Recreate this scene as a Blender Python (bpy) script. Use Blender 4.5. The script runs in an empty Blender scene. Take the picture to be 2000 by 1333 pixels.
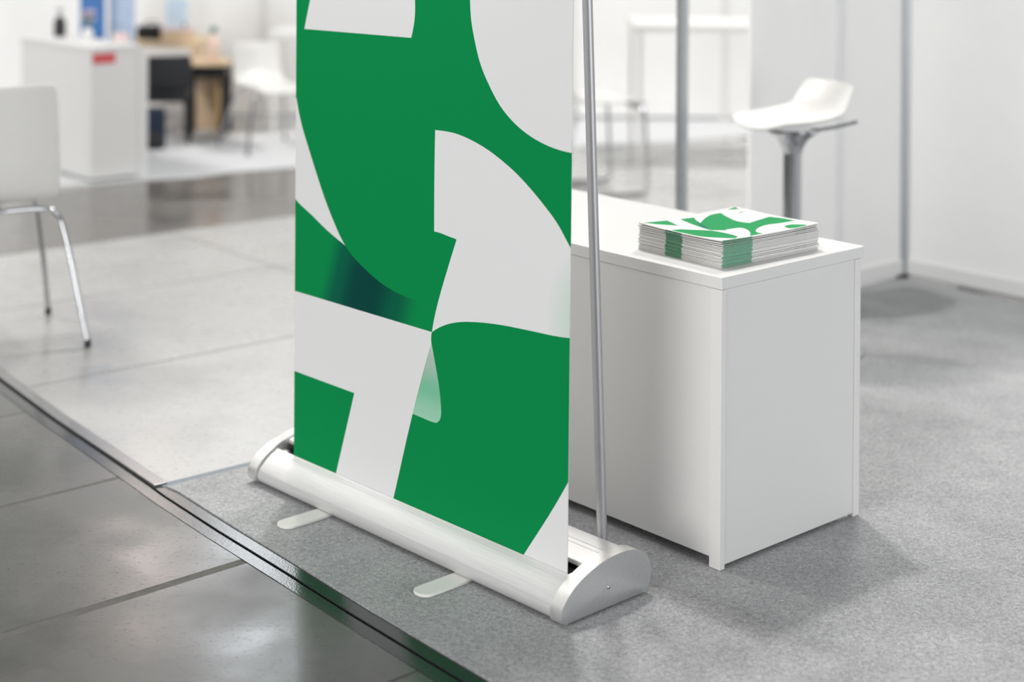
import bpy, bmesh, math, random
from mathutils import Vector, Matrix
from mathutils.geometry import delaunay_2d_cdt
random.seed(7)
R = math.radians
sc = bpy.context.scene
COL = sc.collection

# ------------------------------------------------------------------ camera
F_PX, CY_PX, PITCH, ROLL, EYE = 3155.2, -150.6, .0106, .0061, 1.40
cam_d = bpy.data.cameras.new('camera')
cam_d.sensor_fit = 'HORIZONTAL'; cam_d.sensor_width = 36
cam_d.lens = F_PX / 2000 * 36
cam_d.shift_y = -(666.5 - CY_PX) / 2000
cam_d.clip_start = .05; cam_d.clip_end = 100
cam_d.dof.use_dof = True; cam_d.dof.focus_distance = 3.42; cam_d.dof.aperture_fstop = 1.6
cam = bpy.data.objects.new('camera', cam_d); COL.objects.link(cam)
fw = Vector((0, math.cos(PITCH), -math.sin(PITCH))); up = Vector((0, math.sin(PITCH), math.cos(PITCH))); rt = Vector((1, 0, 0))
cr = rt * math.cos(ROLL) + up * math.sin(ROLL); cu = up * math.cos(ROLL) - rt * math.sin(ROLL)
cam.matrix_world = Matrix(((cr.x, cu.x, -fw.x, 0), (cr.y, cu.y, -fw.y, 0), (cr.z, cu.z, -fw.z, EYE), (0, 0, 0, 1)))
sc.camera = cam

# ------------------------------------------------------------------ world, lamps, exposure
w = bpy.data.worlds.new('hall'); sc.world = w; w.use_nodes = True
bg = w.node_tree.nodes['Background']; bg.inputs['Color'].default_value = (.95, .975, 1, 1); bg.inputs['Strength'].default_value = .145

def lamp(name, loc, target, size, power, col=(1, 1, 1)):
    l = bpy.data.lights.new(name, 'AREA'); l.shape = 'DISK'; l.size = size; l.energy = power; l.color = col
    o = bpy.data.objects.new(name, l); COL.objects.link(o); o.location = loc
    o.rotation_euler = (Vector(target) - Vector(loc)).to_track_quat('-Z', 'Y').to_euler()
    return o
def spot(name, loc, target, radius, power, cone, col=(1, 1, 1)):
    l = bpy.data.lights.new(name, 'SPOT'); l.shadow_soft_size = radius; l.energy = power; l.color = col
    l.spot_size = R(cone); l.spot_blend = .7
    o = bpy.data.objects.new(name, l); COL.objects.link(o); o.location = loc
    o.rotation_euler = (Vector(target) - Vector(loc)).to_track_quat('-Z', 'Y').to_euler()
    return o
spot('hall_or_fill_lamp', (-.12, 7.9, 9.2), (1.15, 3.75, 0), .32, 1850, 36, (1, .985, .97))
spot('hall_or_fill_lamp', (-1.0, 6.7, 5.6), (-.9, 4.3, 0), .20, 300, 66, (1, .93, .86))
spot('hall_or_fill_lamp', (-3.1, -.4, 4.4), (.8, 4.6, 0), .22, 25, 60, (1, .98, .96))
spot('hall_or_fill_lamp', (-2.7, .3, 7.0), (1.55, 6.0, .75), .20, 1700, 29, (1, .985, .97))  # narrow spot added to brighten the booth walls
lamp('added_fill', (-4.2, -1.6, 1.65), (-.3, 3.4, .6), 3.1, 275, (1, .99, .98))  # added soft fill from front left for the banner front
lamp('added_fill', (4.6, -.8, 1.65), (1.0, 4.2, .4), 3.1, 180, (.97, .985, 1))  # added soft fill from front right for the counter's short end
lamp('added_fill', (-.5, 1.4, 5.6), (-.3, 2.4, 0), 3.0, 6, (1, 1, 1))  # added overhead panel, placed to reflect in the cassette shell
lamp('added_fill', (-5.2, 4.6, 3.0), (0, 4.0, .3), 2.4, 32, (1, .985, .96))  # added side fill to lift the counter's long face
lamp('hall_or_fill_lamp', (-4.6, 7.0, 5.0), (-2.4, 9.2, 0), 1.2, 215, (1, .98, .96))  # area light added to brighten the far left booth
lamp('hall_or_fill_lamp', (2.0, 8.2, 5.4), (1.0, 9.2, 0), 1.2, 280, (1, .98, .96))  # area light added to brighten the far right background
def window(name, x, z, sx_, sz, power, col=(1, 1, 1)):
    o = lamp(name, (x, 22, z), (0, 3, 0), 1, power, col)
    o.data.shape = 'RECTANGLE'; o.data.size = sx_; o.data.size_y = sz
window('hall_window', -5.0, 6.8, .9, 2.8, 60, (1, .86, .80))
window('hall_window', -3.5, 7.9, 1.1, 3.4, 88, (.92, .96, 1))
window('hall_window', -7.6, 6.2, 1.0, 2.0, 22)
vs = sc.view_settings
vs.view_transform = 'Standard'; vs.look = 'None'; vs.gamma = 1; vs.use_curve_mapping = False; vs.exposure = -0.06

# ------------------------------------------------------------------ materials
def srgb(r, g, b):
    f = lambda c: (c / 255 / 12.92) if c / 255 <= .04045 else ((c / 255 + .055) / 1.055) ** 2.4
    return (f(r), f(g), f(b), 1)

def new_mat(name):
    m = bpy.data.materials.new(name); m.use_nodes = True
    return m, m.node_tree.nodes, m.node_tree.links, m.node_tree.nodes['Principled BSDF']

def plain(name, col, rough=.5, metal=0, grain=0.0, gscale=300, bump=0.0, spec=.5, coat=0.0, stretch=(1, 1, 1)):
    m, n, l, b = new_mat(name)
    b.inputs['Base Color'].default_value = col; b.inputs['Roughness'].default_value = rough
    b.inputs['Metallic'].default_value = metal; b.inputs['Specular IOR Level'].default_value = spec
    b.inputs['Coat Weight'].default_value = coat
    if grain or bump:
        tc = n.new('ShaderNodeTexCoord'); mp = n.new('ShaderNodeMapping'); mp.inputs['Scale'].default_value = stretch
        nz = n.new('ShaderNodeTexNoise'); nz.inputs['Scale'].default_value = gscale; nz.inputs['Detail'].default_value = 3
        l.new(tc.outputs['Object'], mp.inputs[0]); l.new(mp.outputs[0], nz.inputs['Vector'])
        if grain:
            mr = n.new('ShaderNodeMapRange'); mr.inputs[1].default_value = .3; mr.inputs[2].default_value = .7
            mr.inputs[3].default_value = 1 - grain; mr.inputs[4].default_value = 1 + grain
            mx = n.new('ShaderNodeVectorMath'); mx.operation = 'SCALE'; mx.inputs[0].default_value = col[:3]
            l.new(nz.outputs[0], mr.inputs[0]); l.new(mr.outputs[0], mx.inputs['Scale']); l.new(mx.outputs[0], b.inputs['Base Color'])
        if bump:
            bp = n.new('ShaderNodeBump'); bp.inputs['Strength'].default_value = bump; bp.inputs['Distance'].default_value = .001
            l.new(nz.outputs[0], bp.inputs['Height']); l.new(bp.outputs[0], b.inputs['Normal'])
    return m

def ramp(n, stops, interp='LINEAR'):
    r = n.new('ShaderNodeValToRGB'); cr_ = r.color_ramp; cr_.interpolation = interp
    while len(cr_.elements) < len(stops): cr_.elements.new(.5)
    for e, (p, c) in zip(cr_.elements, stops): e.position = p; e.color = c
    return r

M = {}
M['alu'] = plain('brushed_aluminium', (.70, .70, .695, 1), .56, .55, .07, 60, .05, stretch=(.15, 12, 12))
M['alu_cap'] = plain('satin_aluminium', (.80, .81, .82, 1), .36, 1, .04, 220, .03)
M['alu_edge'] = plain('polished_aluminium_rim', (.72, .72, .70, 1), .45, .85, .05, 90, .03)
M['alu_foot'] = plain('matt_silver_paint', (.80, .795, .77, 1), .5, 0, .03, 400, .04, spec=.4)
M['pole'] = plain('anodised_pole', (.52, .52, .54, 1), .5, 1, .03, 200)
M['black'] = plain('black_plastic', (.006, .006, .006, 1), .5)
M['dark'] = plain('dark_plastic', (.02, .02, .022, 1), .45, grain=.2, gscale=80)
M['lam'] = plain('white_laminate', (.715, .715, .706, 1), .6, 0, .015, 500, .04, spec=.15)
M['lam_edge'] = plain('white_edge_band', (.74, .735, .72, 1), .5, 0, .015, 300, spec=.2)
M['panel'] = plain('white_wall_panel', (.84, .84, .83, 1), .38, 0, .012, 6)
M['panel_far'] = plain('white_partition', (.86, .86, .85, 1), .6, 0, .02, 3)
M['post'] = plain('grey_aluminium_post', (.50, .52, .54, 1), .35, 1, .04, 120)
M['chrome'] = plain('chrome', (.52, .53, .55, 1), .14, 1, .02, 30)
M['chair'] = plain('white_moulded_plastic', (.76, .755, .735, 1), .32, 0, .01, 40)
M['green'] = plain('green_vinyl_print', (.002, .262, .072, 1), .6, 0, .03, 900, .03, spec=.06)
M['white'] = plain('white_vinyl_print', (.82, .82, .825, 1), .5, 0, .012, 900, .03, spec=.3)
M['greenp'] = plain('green_ink_on_paper', (.008, .30, .09, 1), .7, 0, .02, 700, spec=.12)
M['tealp'] = plain('teal_ink_on_paper', (.004, .18, .11, 1), .7, 0, .02, 700, spec=.12)
M['paper'] = plain('white_paper', (.76, .755, .74, 1), .8, 0, .02, 500, spec=.1)
M['greene'] = plain('green_ink_at_page_edges', (.03, .25, .11, 1), .6, 0, .25, 900)
M['greene2'] = plain('pale_green_ink_at_page_edges', (.13, .40, .25, 1), .6, 0, .25, 900)
M['joint'] = plain('joint_filler', (.080, .076, .068, 1), .6, 0, .2, 60, .1)
M['galv'] = plain('galvanised_steel', (.03, .034, .035, 1), .13, 0, .3, 260, .2, spec=.45)
M['plate'] = plain('satin_metal_cover', (.28, .28, .28, 1), .24, .7, .1, 60, .05)
M['tape'] = plain('grey_edging_tape', (.22, .25, .275, 1), .5, 0, .15, 200, .1, spec=.3)
M['wood'] = plain('pale_wood', (.78, .60, .40, 1), .5, 0, .15, 12, stretch=(1, 8, 8))
M['wood2'] = plain('honey_wood', (.72, .48, .22, 1), .5, 0, .15, 12, stretch=(1, 8, 8))
M['blue'] = plain('blue_print', (.04, .16, .42, 1), .5, 0, .2, 5)
M['pblue'] = plain('pale_blue_print', (.44, .54, .70, 1), .5, 0, .1, 5)
M['sky'] = plain('light_blue_card', (.62, .76, .88, 1), .5, 0, .05, 5)
M['red'] = plain('red_plate', (.62, .10, .11, 1), .5, 0, .05, 40)
M['pink'] = plain('pink_card', (.80, .62, .62, 1), .5, 0, .05, 40)
M['cork'] = plain('peach_glass', (.85, .66, .56, 1), .25, 0, .03, 40)
M['gcap'] = plain('dark_green_cap', (.03, .16, .10, 1), .4)
M['purple'] = plain('mauve_petals', (.42, .36, .44, 1), .6, 0, .3, 60)
M['leaf'] = plain('green_leaves', (.28, .34, .22, 1), .6, 0, .3, 60)
M['char'] = plain('charcoal_upholstery', (.022, .023, .026, 1), .6, 0, .2, 60)
M['cloth'] = plain('light_grey_carpet', (.63, .64, .65, 1), .9, 0, .06, 300)
M['wash'] = plain('white_glossy_base', (.8, .8, .8, 1), .3)

def carpet_mat():
    m, n, l, b = new_mat('grey_needle_felt')
    tc = n.new('ShaderNodeTexCoord')
    n1 = n.new('ShaderNodeTexNoise'); n1.inputs['Scale'].default_value = 420; n1.inputs['Detail'].default_value = 4; n1.inputs['Roughness'].default_value = .7
    n2 = n.new('ShaderNodeTexNoise'); n2.inputs['Scale'].default_value = 120; n2.inputs['Detail'].default_value = 3; n2.inputs['Distortion'].default_value = 1.2
    n3 = n.new('ShaderNodeTexNoise'); n3.inputs['Scale'].default_value = 9; n3.inputs['Detail'].default_value = 4
    for x in (n1, n2, n3): l.new(tc.outputs['Object'], x.inputs['Vector'])
    a = n.new('ShaderNodeMath'); a.operation = 'MULTIPLY_ADD'; a.inputs[1].default_value = .57
    c = n.new('ShaderNodeMath'); c.operation = 'MULTIPLY_ADD'; c.inputs[1].default_value = .34
    d = n.new('ShaderNodeMath'); d.operation = 'MULTIPLY'; d.inputs[1].default_value = .09
    l.new(n3.outputs[0], d.inputs[0]); l.new(n2.outputs[0], c.inputs[0]); l.new(d.outputs[0], c.inputs[2])
    l.new(n1.outputs[0], a.inputs[0]); l.new(c.outputs[0], a.inputs[2])
    r = ramp(n, [(.33, (.11, .113, .118, 1)), (.5, (.335, .339, .345, 1)), (.66, (.64, .645, .65, 1))])
    l.new(a.outputs[0], r.inputs[0]); l.new(r.outputs[0], b.inputs['Base Color'])
    b.inputs['Roughness'].default_value = .95; b.inputs['Specular IOR Level'].default_value = .15
    b.inputs['Sheen Weight'].default_value = .15
    bp = n.new('ShaderNodeBump'); bp.inputs['Strength'].default_value = .5; bp.inputs['Distance'].default_value = .0015
    l.new(a.outputs[0], bp.inputs['Height']); l.new(bp.outputs[0], b.inputs['Normal'])
    return m
M['felt'] = carpet_mat()

def concrete_mat(name, c0, c1, c2, rough=(.16, .42), spec=.8, bumpk=.25):
    m, n, l, b = new_mat(name)
    tc = n.new('ShaderNodeTexCoord')
    big = n.new('ShaderNodeTexNoise'); big.inputs['Scale'].default_value = 3.0; big.inputs['Detail'].default_value = 3; big.inputs['Roughness'].default_value = .5
    mid = n.new('ShaderNodeTexNoise'); mid.inputs['Scale'].default_value = 26; mid.inputs['Detail'].default_value = 4; mid.inputs['Distortion'].default_value = .2
    fine = n.new('ShaderNodeTexNoise'); fine.inputs['Scale'].default_value = 190; fine.inputs['Detail'].default_value = 3
    # short scuffs: stretched noise thresholded
    mp = n.new('ShaderNodeMapping'); mp.inputs['Rotation'].default_value = (0, 0, R(-20)); mp.inputs['Scale'].default_value = (1, 3.2, 1)
    sc_ = n.new('ShaderNodeTexNoise'); sc_.inputs['Scale'].default_value = 58; sc_.inputs['Detail'].default_value = 4; sc_.inputs['Distortion'].default_value = .3
    # long hairline scratches
    mp2 = n.new('ShaderNodeMapping'); mp2.inputs['Rotation'].default_value = (0, 0, R(47)); mp2.inputs['Scale'].default_value = (.35, 34, 1)
    hs = n.new('ShaderNodeTexNoise'); hs.inputs['Scale'].default_value = 6; hs.inputs['Detail'].default_value = 1
    for x in (big, mid, fine): l.new(tc.outputs['Object'], x.inputs['Vector'])
    for x, y in ((mp, sc_), (mp2, hs)): l.new(tc.outputs['Object'], x.inputs[0]); l.new(x.outputs[0], y.inputs['Vector'])
    a = n.new('ShaderNodeMath'); a.operation = 'MULTIPLY_ADD'; a.inputs[1].default_value = .8
    d = n.new('ShaderNodeMath'); d.operation = 'MULTIPLY'; d.inputs[1].default_value = .2
    l.new(mid.outputs[0], d.inputs[0]); l.new(big.outputs[0], a.inputs[0]); l.new(d.outputs[0], a.inputs[2])
    fa_ = n.new('ShaderNodeMath'); fa_.operation = 'MULTIPLY_ADD'; fa_.inputs[1].default_value = .22
    l.new(fine.outputs[0], fa_.inputs[0]); fb_ = n.new('ShaderNodeMath'); fb_.operation = 'MULTIPLY_ADD'; fb_.inputs[1].default_value = .78
    l.new(a.outputs[0], fb_.inputs[0]); fb_.inputs[2].default_value = 0; l.new(fb_.outputs[0], fa_.inputs[2])
    base = ramp(n, [(.28, c0), (.5, c1), (.72, c2)]); l.new(fa_.outputs[0], base.inputs[0])
    scuff = ramp(n, [(.635, (0, 0, 0, 1)), (.675, (1, 1, 1, 1))]); l.new(sc_.outputs[0], scuff.inputs[0])
    hair = ramp(n, [(.488, (0, 0, 0, 1)), (.5, (1, 1, 1, 1)), (.512, (0, 0, 0, 1))]); l.new(hs.outputs[0], hair.inputs[0])
    hk = n.new('ShaderNodeMath'); hk.operation = 'MULTIPLY'; hk.inputs[1].default_value = .30; l.new(hair.outputs[0], hk.inputs[0])
    gate = ramp(n, [(.50, (0, 0, 0, 1)), (.68, (1, 1, 1, 1))]); l.new(mid.outputs[0], gate.inputs[0])
    hg = n.new('ShaderNodeMath'); hg.operation = 'MULTIPLY'; l.new(hk.outputs[0], hg.inputs[0]); l.new(gate.outputs[0], hg.inputs[1])
    sk = n.new('ShaderNodeMath'); sk.operation = 'MULTIPLY'; sk.inputs[1].default_value = .6; l.new(scuff.outputs[0], sk.inputs[0])
    mxs = n.new('ShaderNodeMath'); mxs.operation = 'MAXIMUM'; l.new(sk.outputs[0], mxs.inputs[0]); l.new(hg.outputs[0], mxs.inputs[1])
    mix = n.new('ShaderNodeMix'); mix.data_type = 'RGBA'; l.new(mxs.outputs[0], mix.inputs[0]); l.new(base.outputs[0], mix.inputs[6])
    mix.inputs[7].default_value = (.045, .043, .04, 1); l.new(mix.outputs[2], b.inputs['Base Color'])
    rr = n.new('ShaderNodeMapRange'); rr.inputs[1].default_value = .35; rr.inputs[2].default_value = .68; rr.inputs[3].default_value = rough[0]; rr.inputs[4].default_value = rough[1]
    l.new(big.outputs[0], rr.inputs[0]); l.new(rr.outputs[0], b.inputs['Roughness'])
    b.inputs['Specular IOR Level'].default_value = spec; b.inputs['IOR'].default_value = 1.5
    hsum = n.new('ShaderNodeMath'); hsum.operation = 'MULTIPLY_ADD'; hsum.inputs[1].default_value = .5
    l.new(fine.outputs[0], hsum.inputs[0])
    mk = n.new('ShaderNodeMath'); mk.operation = 'MULTIPLY'; mk.inputs[1].default_value = .25; l.new(mid.outputs[0], mk.inputs[0]); l.new(mk.outputs[0], hsum.inputs[2])
    hs2 = n.new('ShaderNodeMath'); hs2.operation = 'MULTIPLY_ADD'; hs2.inputs[1].default_value = -.25
    l.new(mxs.outputs[0], hs2.inputs[0]); l.new(hsum.outputs[0], hs2.inputs[2])
    bp = n.new('ShaderNodeBump'); bp.inputs['Strength'].default_value = bumpk; bp.inputs['Distance'].default_value = .0012
    l.new(hs2.outputs[0], bp.inputs['Height']); l.new(bp.outputs[0], b.inputs['Normal'])
    return m
M['conc_near'] = concrete_mat('polished_concrete', (.058, .059, .055, 1), (.084, .085, .080, 1), (.118, .118, .111, 1), (.16, .33), .65, .22)
M['conc_pale'] = concrete_mat('pale_polished_concrete', (.34, .34, .332, 1), (.42, .42, .411, 1), (.49, .49, .48, 1), (.16, .38), .7, .09)
M['conc_brown'] = concrete_mat('brown_grey_concrete', (.10, .095, .085, 1), (.14, .13, .12, 1), (.18, .17, .155, 1), (.12, .28), .9, .05)

def coord_mix(name, axis, stops, rough=.5, zwin=None, base=None):
    """ink that fades along one axis of the sheet (a printed gradient)"""
    m, n, l, b = new_mat(name)
    tc = n.new('ShaderNodeTexCoord'); sp = n.new('ShaderNodeSeparateXYZ'); l.new(tc.outputs['Object'], sp.inputs[0])
    src = sp.outputs[axis]
    lo, hi = stops[0][0], stops[-1][0]
    if zwin:
        ad = n.new('ShaderNodeMath'); ad.operation = 'MULTIPLY_ADD'; ad.inputs[1].default_value = zwin
        l.new(sp.outputs['Z'], ad.inputs[0]); l.new(src, ad.inputs[2]); src = ad.outputs[0]
    mr = n.new('ShaderNodeMapRange'); mr.inputs[1].default_value = lo; mr.inputs[2].default_value = hi
    l.new(src, mr.inputs[0])
    r = ramp(n, [((p - lo) / (hi - lo), c) for p, c in stops], 'EASE'); l.new(mr.outputs[0], r.inputs[0])
    l.new(r.outputs[0], b.inputs['Base Color']); b.inputs['Roughness'].default_value = rough; b.inputs['Specular IOR Level'].default_value = .08
    return m

# ------------------------------------------------------------------ helpers
def link(o, parent=None):
    COL.objects.link(o)
    if parent: o.parent = parent
    return o

def tag(o, label=None, cat=None, group=None, kind=None):
    for k, v in (('label', label), ('category', cat), ('group', group), ('kind', kind)):
        if v: o[k] = v
    return o

def root(name, loc, rz=0, label=None, cat=None, group=None, kind=None):
    o = bpy.data.objects.new(name, None); o.empty_display_size = .1
    o.location = loc; o.rotation_euler = (0, 0, rz)
    COL.objects.link(o)
    return tag(o, label, cat, group, kind)

def from_bm(name, bm, mats, parent=None, smooth=None, bev=None):
    bmesh.ops.recalc_face_normals(bm, faces=bm.faces)
    me = bpy.data.meshes.new(name); bm.to_mesh(me); bm.free()
    for m in (mats if isinstance(mats, (list, tuple)) else [mats]): me.materials.append(m)
    o = link(bpy.data.objects.new(name, me), parent)
    if smooth is not None:
        me.polygons.foreach_set('use_smooth', [True] * len(me.polygons))
        try: me.set_sharp_from_angle(angle=R(smooth))
        except Exception: pass
    if bev:
        b = o.modifiers.new('bevel', 'BEVEL'); b.width = bev; b.segments = 2; b.limit_method = 'ANGLE'
    return o

def add_box(bm, lo, hi, rz=0, c=(0, 0)):
    vs_ = []
    for z in (lo[2], hi[2]):
        for x, y in ((lo[0], lo[1]), (hi[0], lo[1]), (hi[0], hi[1]), (lo[0], hi[1])):
            X = c[0] + (x - c[0]) * math.cos(rz) - (y - c[1]) * math.sin(rz); Y = c[1] + (x - c[0]) * math.sin(rz) + (y - c[1]) * math.cos(rz)
            vs_.append(bm.verts.new((X, Y, z)))
    for f in ((3, 2, 1, 0), (4, 5, 6, 7), (0, 1, 5, 4), (1, 2, 6, 5), (2, 3, 7, 6), (3, 0, 4, 7)):
        bm.faces.new([vs_[i] for i in f])

def box(name, lo, hi, mat, parent=None, bev=None, rz=0, c=(0, 0)):
    bm = bmesh.new(); add_box(bm, lo, hi, rz, c)
    return from_bm(name, bm, mat, parent, bev=bev)

def add_tube(bm, pts, r, seg=16, caps=True):
    pts = [Vector(p) for p in pts]; rr = r if isinstance(r, (list, tuple)) else [r] * len(pts)
    rings = []; prev = None
    for i, p in enumerate(pts):
        t = (pts[min(i + 1, len(pts) - 1)] - pts[max(i - 1, 0)]).normalized()
        if prev is None:
            a = Vector((0, 0, 1)) if abs(t.z) < .9 else Vector((1, 0, 0)); u = t.cross(a).normalized()
        else: u = (prev - t * prev.dot(t)).normalized()
        prev = u; v = t.cross(u)
        rings.append([bm.verts.new(p + (u * math.cos(k * 2 * math.pi / seg) + v * math.sin(k * 2 * math.pi / seg)) * rr[i]) for k in range(seg)])
    for a, b in zip(rings, rings[1:]):
        for k in range(seg): bm.faces.new((a[k], a[(k + 1) % seg], b[(k + 1) % seg], b[k]))
    if caps: bm.faces.new(rings[0][::-1]); bm.faces.new(rings[-1])

def tube(name, pts, r, mat, parent=None, seg=16):
    bm = bmesh.new(); add_tube(bm, pts, r, seg); return from_bm(name, bm, mat, parent, smooth=40)

def lathe(name, prof, mat, parent=None, seg=32, at=(0, 0, 0)):
    bm = bmesh.new(); rings = []
    for r_, z in prof:
        rings.append([bm.verts.new((at[0] + r_ * math.cos(k * 2 * math.pi / seg), at[1] + r_ * math.sin(k * 2 * math.pi / seg), at[2] + z)) for k in range(seg)])
    for a, b in zip(rings, rings[1:]):
        for k in range(seg): bm.faces.new((a[k], a[(k + 1) % seg], b[(k + 1) % seg], b[k]))
    bm.faces.new(rings[0][::-1]); bm.faces.new(rings[-1])
    return from_bm(name, bm, mat, parent, smooth=35)

def prism(name, poly, z0, z1, mat, parent=None, bev=None, smooth=None):
    """flat polygon in plan, extruded in z"""
    bm = bmesh.new()
    a = [bm.verts.new((x, y, z0)) for x, y in poly]; b = [bm.verts.new((x, y, z1)) for x, y in poly]
    bm.faces.new(a[::-1]); bm.faces.new(b)
    for i in range(len(poly)): j = (i + 1) % len(poly); bm.faces.new((a[i], a[j], b[j], b[i]))
    return from_bm(name, bm, mat, parent, bev=bev, smooth=smooth)

def extrude_x(name, prof, x0, x1, mat, parent=None, bev=None, smooth=30):
    """closed (y, z) outline extruded along x"""
    bm = bmesh.new()
    a = [bm.verts.new((x0, y, z)) for y, z in prof]; b = [bm.verts.new((x1, y, z)) for y, z in prof]
    fa = bm.faces.new(a[::-1]); fb = bm.faces.new(b)
    for i in range(len(prof)): j = (i + 1) % len(prof); bm.faces.new((a[i], a[j], b[j], b[i]))
    if bev:
        ed = {e for e in bm.edges if (e.verts[0] in b and e.verts[1] in b)} if bev[1] > 0 else {e for e in bm.edges if (e.verts[0] in a and e.verts[1] in a)}
        bmesh.ops.bevel(bm, geom=list(ed), offset=bev[0], segments=4, profile=.5, affect='EDGES')
    return from_bm(name, bm, mat, parent, smooth=smooth)

def spline(pts, k=4, closed=False):
    P = [Vector((*p, 0)) if len(p) == 2 else Vector(p) for p in pts]; out = []; n = len(P)
    rng = range(n) if closed else range(n - 1)
    for i in rng:
        p0 = P[(i - 1) % n] if closed or i > 0 else P[0]; p1 = P[i]; p2 = P[(i + 1) % n]; p3 = P[(i + 2) % n] if closed or i + 2 < n else P[-1]
        for j in range(k):
            t = j / k
            out.append(.5 * ((2 * p1) + (-p0 + p2) * t + (2 * p0 - 5 * p1 + 4 * p2 - p3) * t * t + (-p0 + 3 * p1 - 3 * p2 + p3) * t ** 3))
    if not closed: out.append(P[-1])
    return [tuple(v[:2]) if len(pts[0]) == 2 else tuple(v) for v in out]

def inside(p, poly):
    x, y = p; c = False; n = len(poly)
    for i in range(n):
        x1, y1 = poly[i]; x2, y2 = poly[(i + 1) % n]
        if (y1 > y) != (y2 > y) and x < (x2 - x1) * (y - y1) / (y2 - y1) + x1: c = not c
    return c

def smooth_poly(poly, k=4, lim=24):
    """round a traced outline: Hermite arcs between points whose turn is gentle, true corners kept"""
    P = [Vector(p) for p in poly]; n = len(P); soft = []; tan = []
    for i in range(n):
        a = (P[i] - P[i - 1]); b = (P[(i + 1) % n] - P[i])
        ok = a.length > 1e-9 and b.length > 1e-9 and a.angle(b) < R(lim)
        soft.append(ok); tan.append((a.normalized() * b.length + b.normalized() * a.length).normalized() if ok else None)
    out = []
    for i in range(n):
        j = (i + 1) % n; d = P[j] - P[i]; L_ = d.length
        out.append(tuple(P[i]))
        if not (soft[i] or soft[j]) or L_ < 1e-6: continue
        t0 = tan[i] * L_ if soft[i] else (2 * d - tan[j] * L_).normalized() * L_
        t1 = tan[j] * L_ if soft[j] else (2 * d - tan[i] * L_).normalized() * L_
        for m in range(1, k):
            t = m / k
            out.append(tuple(P[i] * (2 * t ** 3 - 3 * t * t + 1) + t0 * (t ** 3 - 2 * t * t + t) + P[j] * (-2 * t ** 3 + 3 * t * t) + t1 * (t ** 3 - t * t)))
    return out

def cdt_mesh(outline, shapes, grid=None):
    """triangulate an outline with printed shapes; returns verts, faces, index of the last shape holding each face (0 = ground)"""
    V = []; E = []
    def addp(poly):
        s = len(V); V.extend(Vector(p) for p in poly); E.extend((s + i, s + (i + 1) % len(poly)) for i in range(len(poly)))
    addp(outline)
    for sh in shapes: addp(sh)
    for g in grid or []: V.append(Vector(g))
    v, e, f, *_ = delaunay_2d_cdt(V, E, [], 0, 1e-6)
    keep = []; idx = []
    for t in f:
        c = sum((v[i] for i in t), Vector((0, 0))) / len(t)
        if not inside(c, outline): continue
        k = 0
        for j, sh in enumerate(shapes):
            if inside(c, sh): k = j + 1
        keep.append(t); idx.append(k)
    return v, keep, idx

A48 = .8447                                        # plan angle of the booth grid
U = Vector((-math.cos(A48), math.sin(A48))); W_ = Vector((math.sin(A48), math.cos(A48)))
RZ = -A48                                          # local +x = -U (towards right and viewer), local +y = W_ (away)
def off(p, a=0, b=0): q = Vector(p) + U * a + W_ * b; return (q.x, q.y)

# ------------------------------------------------------------------ floor
ZC = -.004                                         # concrete surface; carpet top is z = 0
floor = box('floor', (-9, -2, -.06), (9, 13, -.03), M['conc_brown'])
tag(floor, kind='structure')
G = [(-3.20, 7.30), (-1.494, 4.725), (-1.232, 4.361), (-1.036, 4.104), (-.862, 3.873), (-.815, 3.808), (-.646, 3.593), (-.464, 3.371), (-.302, 3.168), (-.075, 2.896), (.55, 2.15), (2.2, .18), (4.0, -1.99)]
def shift(poly, d):                                # offset the duct line sideways (to the right for d > 0)
    out = []
    for i, p in enumerate(poly):
        t = (Vector(poly[min(i + 1, len(poly) - 1)]) - Vector(poly[max(i - 1, 0)])).normalized()
        out.append((p[0] - t.y * d, p[1] + t.x * d))
    return out
def band(name, a, b, z0, z1, mat, parent=None, bev=None): return prism(name, a + b[::-1], z0, z1, mat, parent, bev)
GL0, GL1 = shift(G, -.0035), shift(G, -.036)
GR0, GR1 = shift(G, .0035), shift(G, .038)
# slabs left of the duct: cut along W_ at measured joints
jref = Vector((-.889, 3.131))
cuts = [-3.3, -2.3, -1.35, -.62, .012, .642, 1.272, 1.90, 2.53, 3.16, 3.8, 4.6]
def duct_at(q):                                    # distance along W_ from q to the left edge of the duct bands
    best = None
    for (x1, y1), (x2, y2) in zip(GL1, GL1[1:]):
        d = Vector((x2 - x1, y2 - y1)); den = W_.x * d.y - W_.y * d.x
        if abs(den) < 1e-9: continue
        rx, ry = x1 - q[0], y1 - q[1]
        t = (rx * d.y - ry * d.x) / den; s = (rx * W_.y - ry * W_.x) / den
        if -1e-6 <= s <= 1 + 1e-6: best = t
    return best
JW = {4: .013, 5: .007}
for i, (c0, c1) in enumerate(zip(cuts, cuts[1:])):
    g0, g1 = JW.get(i, .004), JW.get(i + 1, .004)
    p0 = jref + U * (c0 + g0); p1 = jref + U * (c1 - g1)
    t0, t1 = duct_at(p0), duct_at(p1)
    if t0 is None or t1 is None: continue
    far0, far1 = p0 + W_ * (t0 - 3.4), p1 + W_ * (t1 - 3.4)
    e0, e1_ = p0 + W_ * (t0 - .001), p1 + W_ * (t1 - .001)
    o = prism('slab', [tuple(far0), tuple(e0), tuple(e1_), tuple(far1)], -.03, ZC, M['conc_near'], floor)
    j = prism('joint', [tuple(far0 - U * (2 * g0)), tuple(e0 - U * (2 * g0)), tuple(e0), tuple(far0)], -.03, ZC - .0004, M['joint'], floor)
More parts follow.
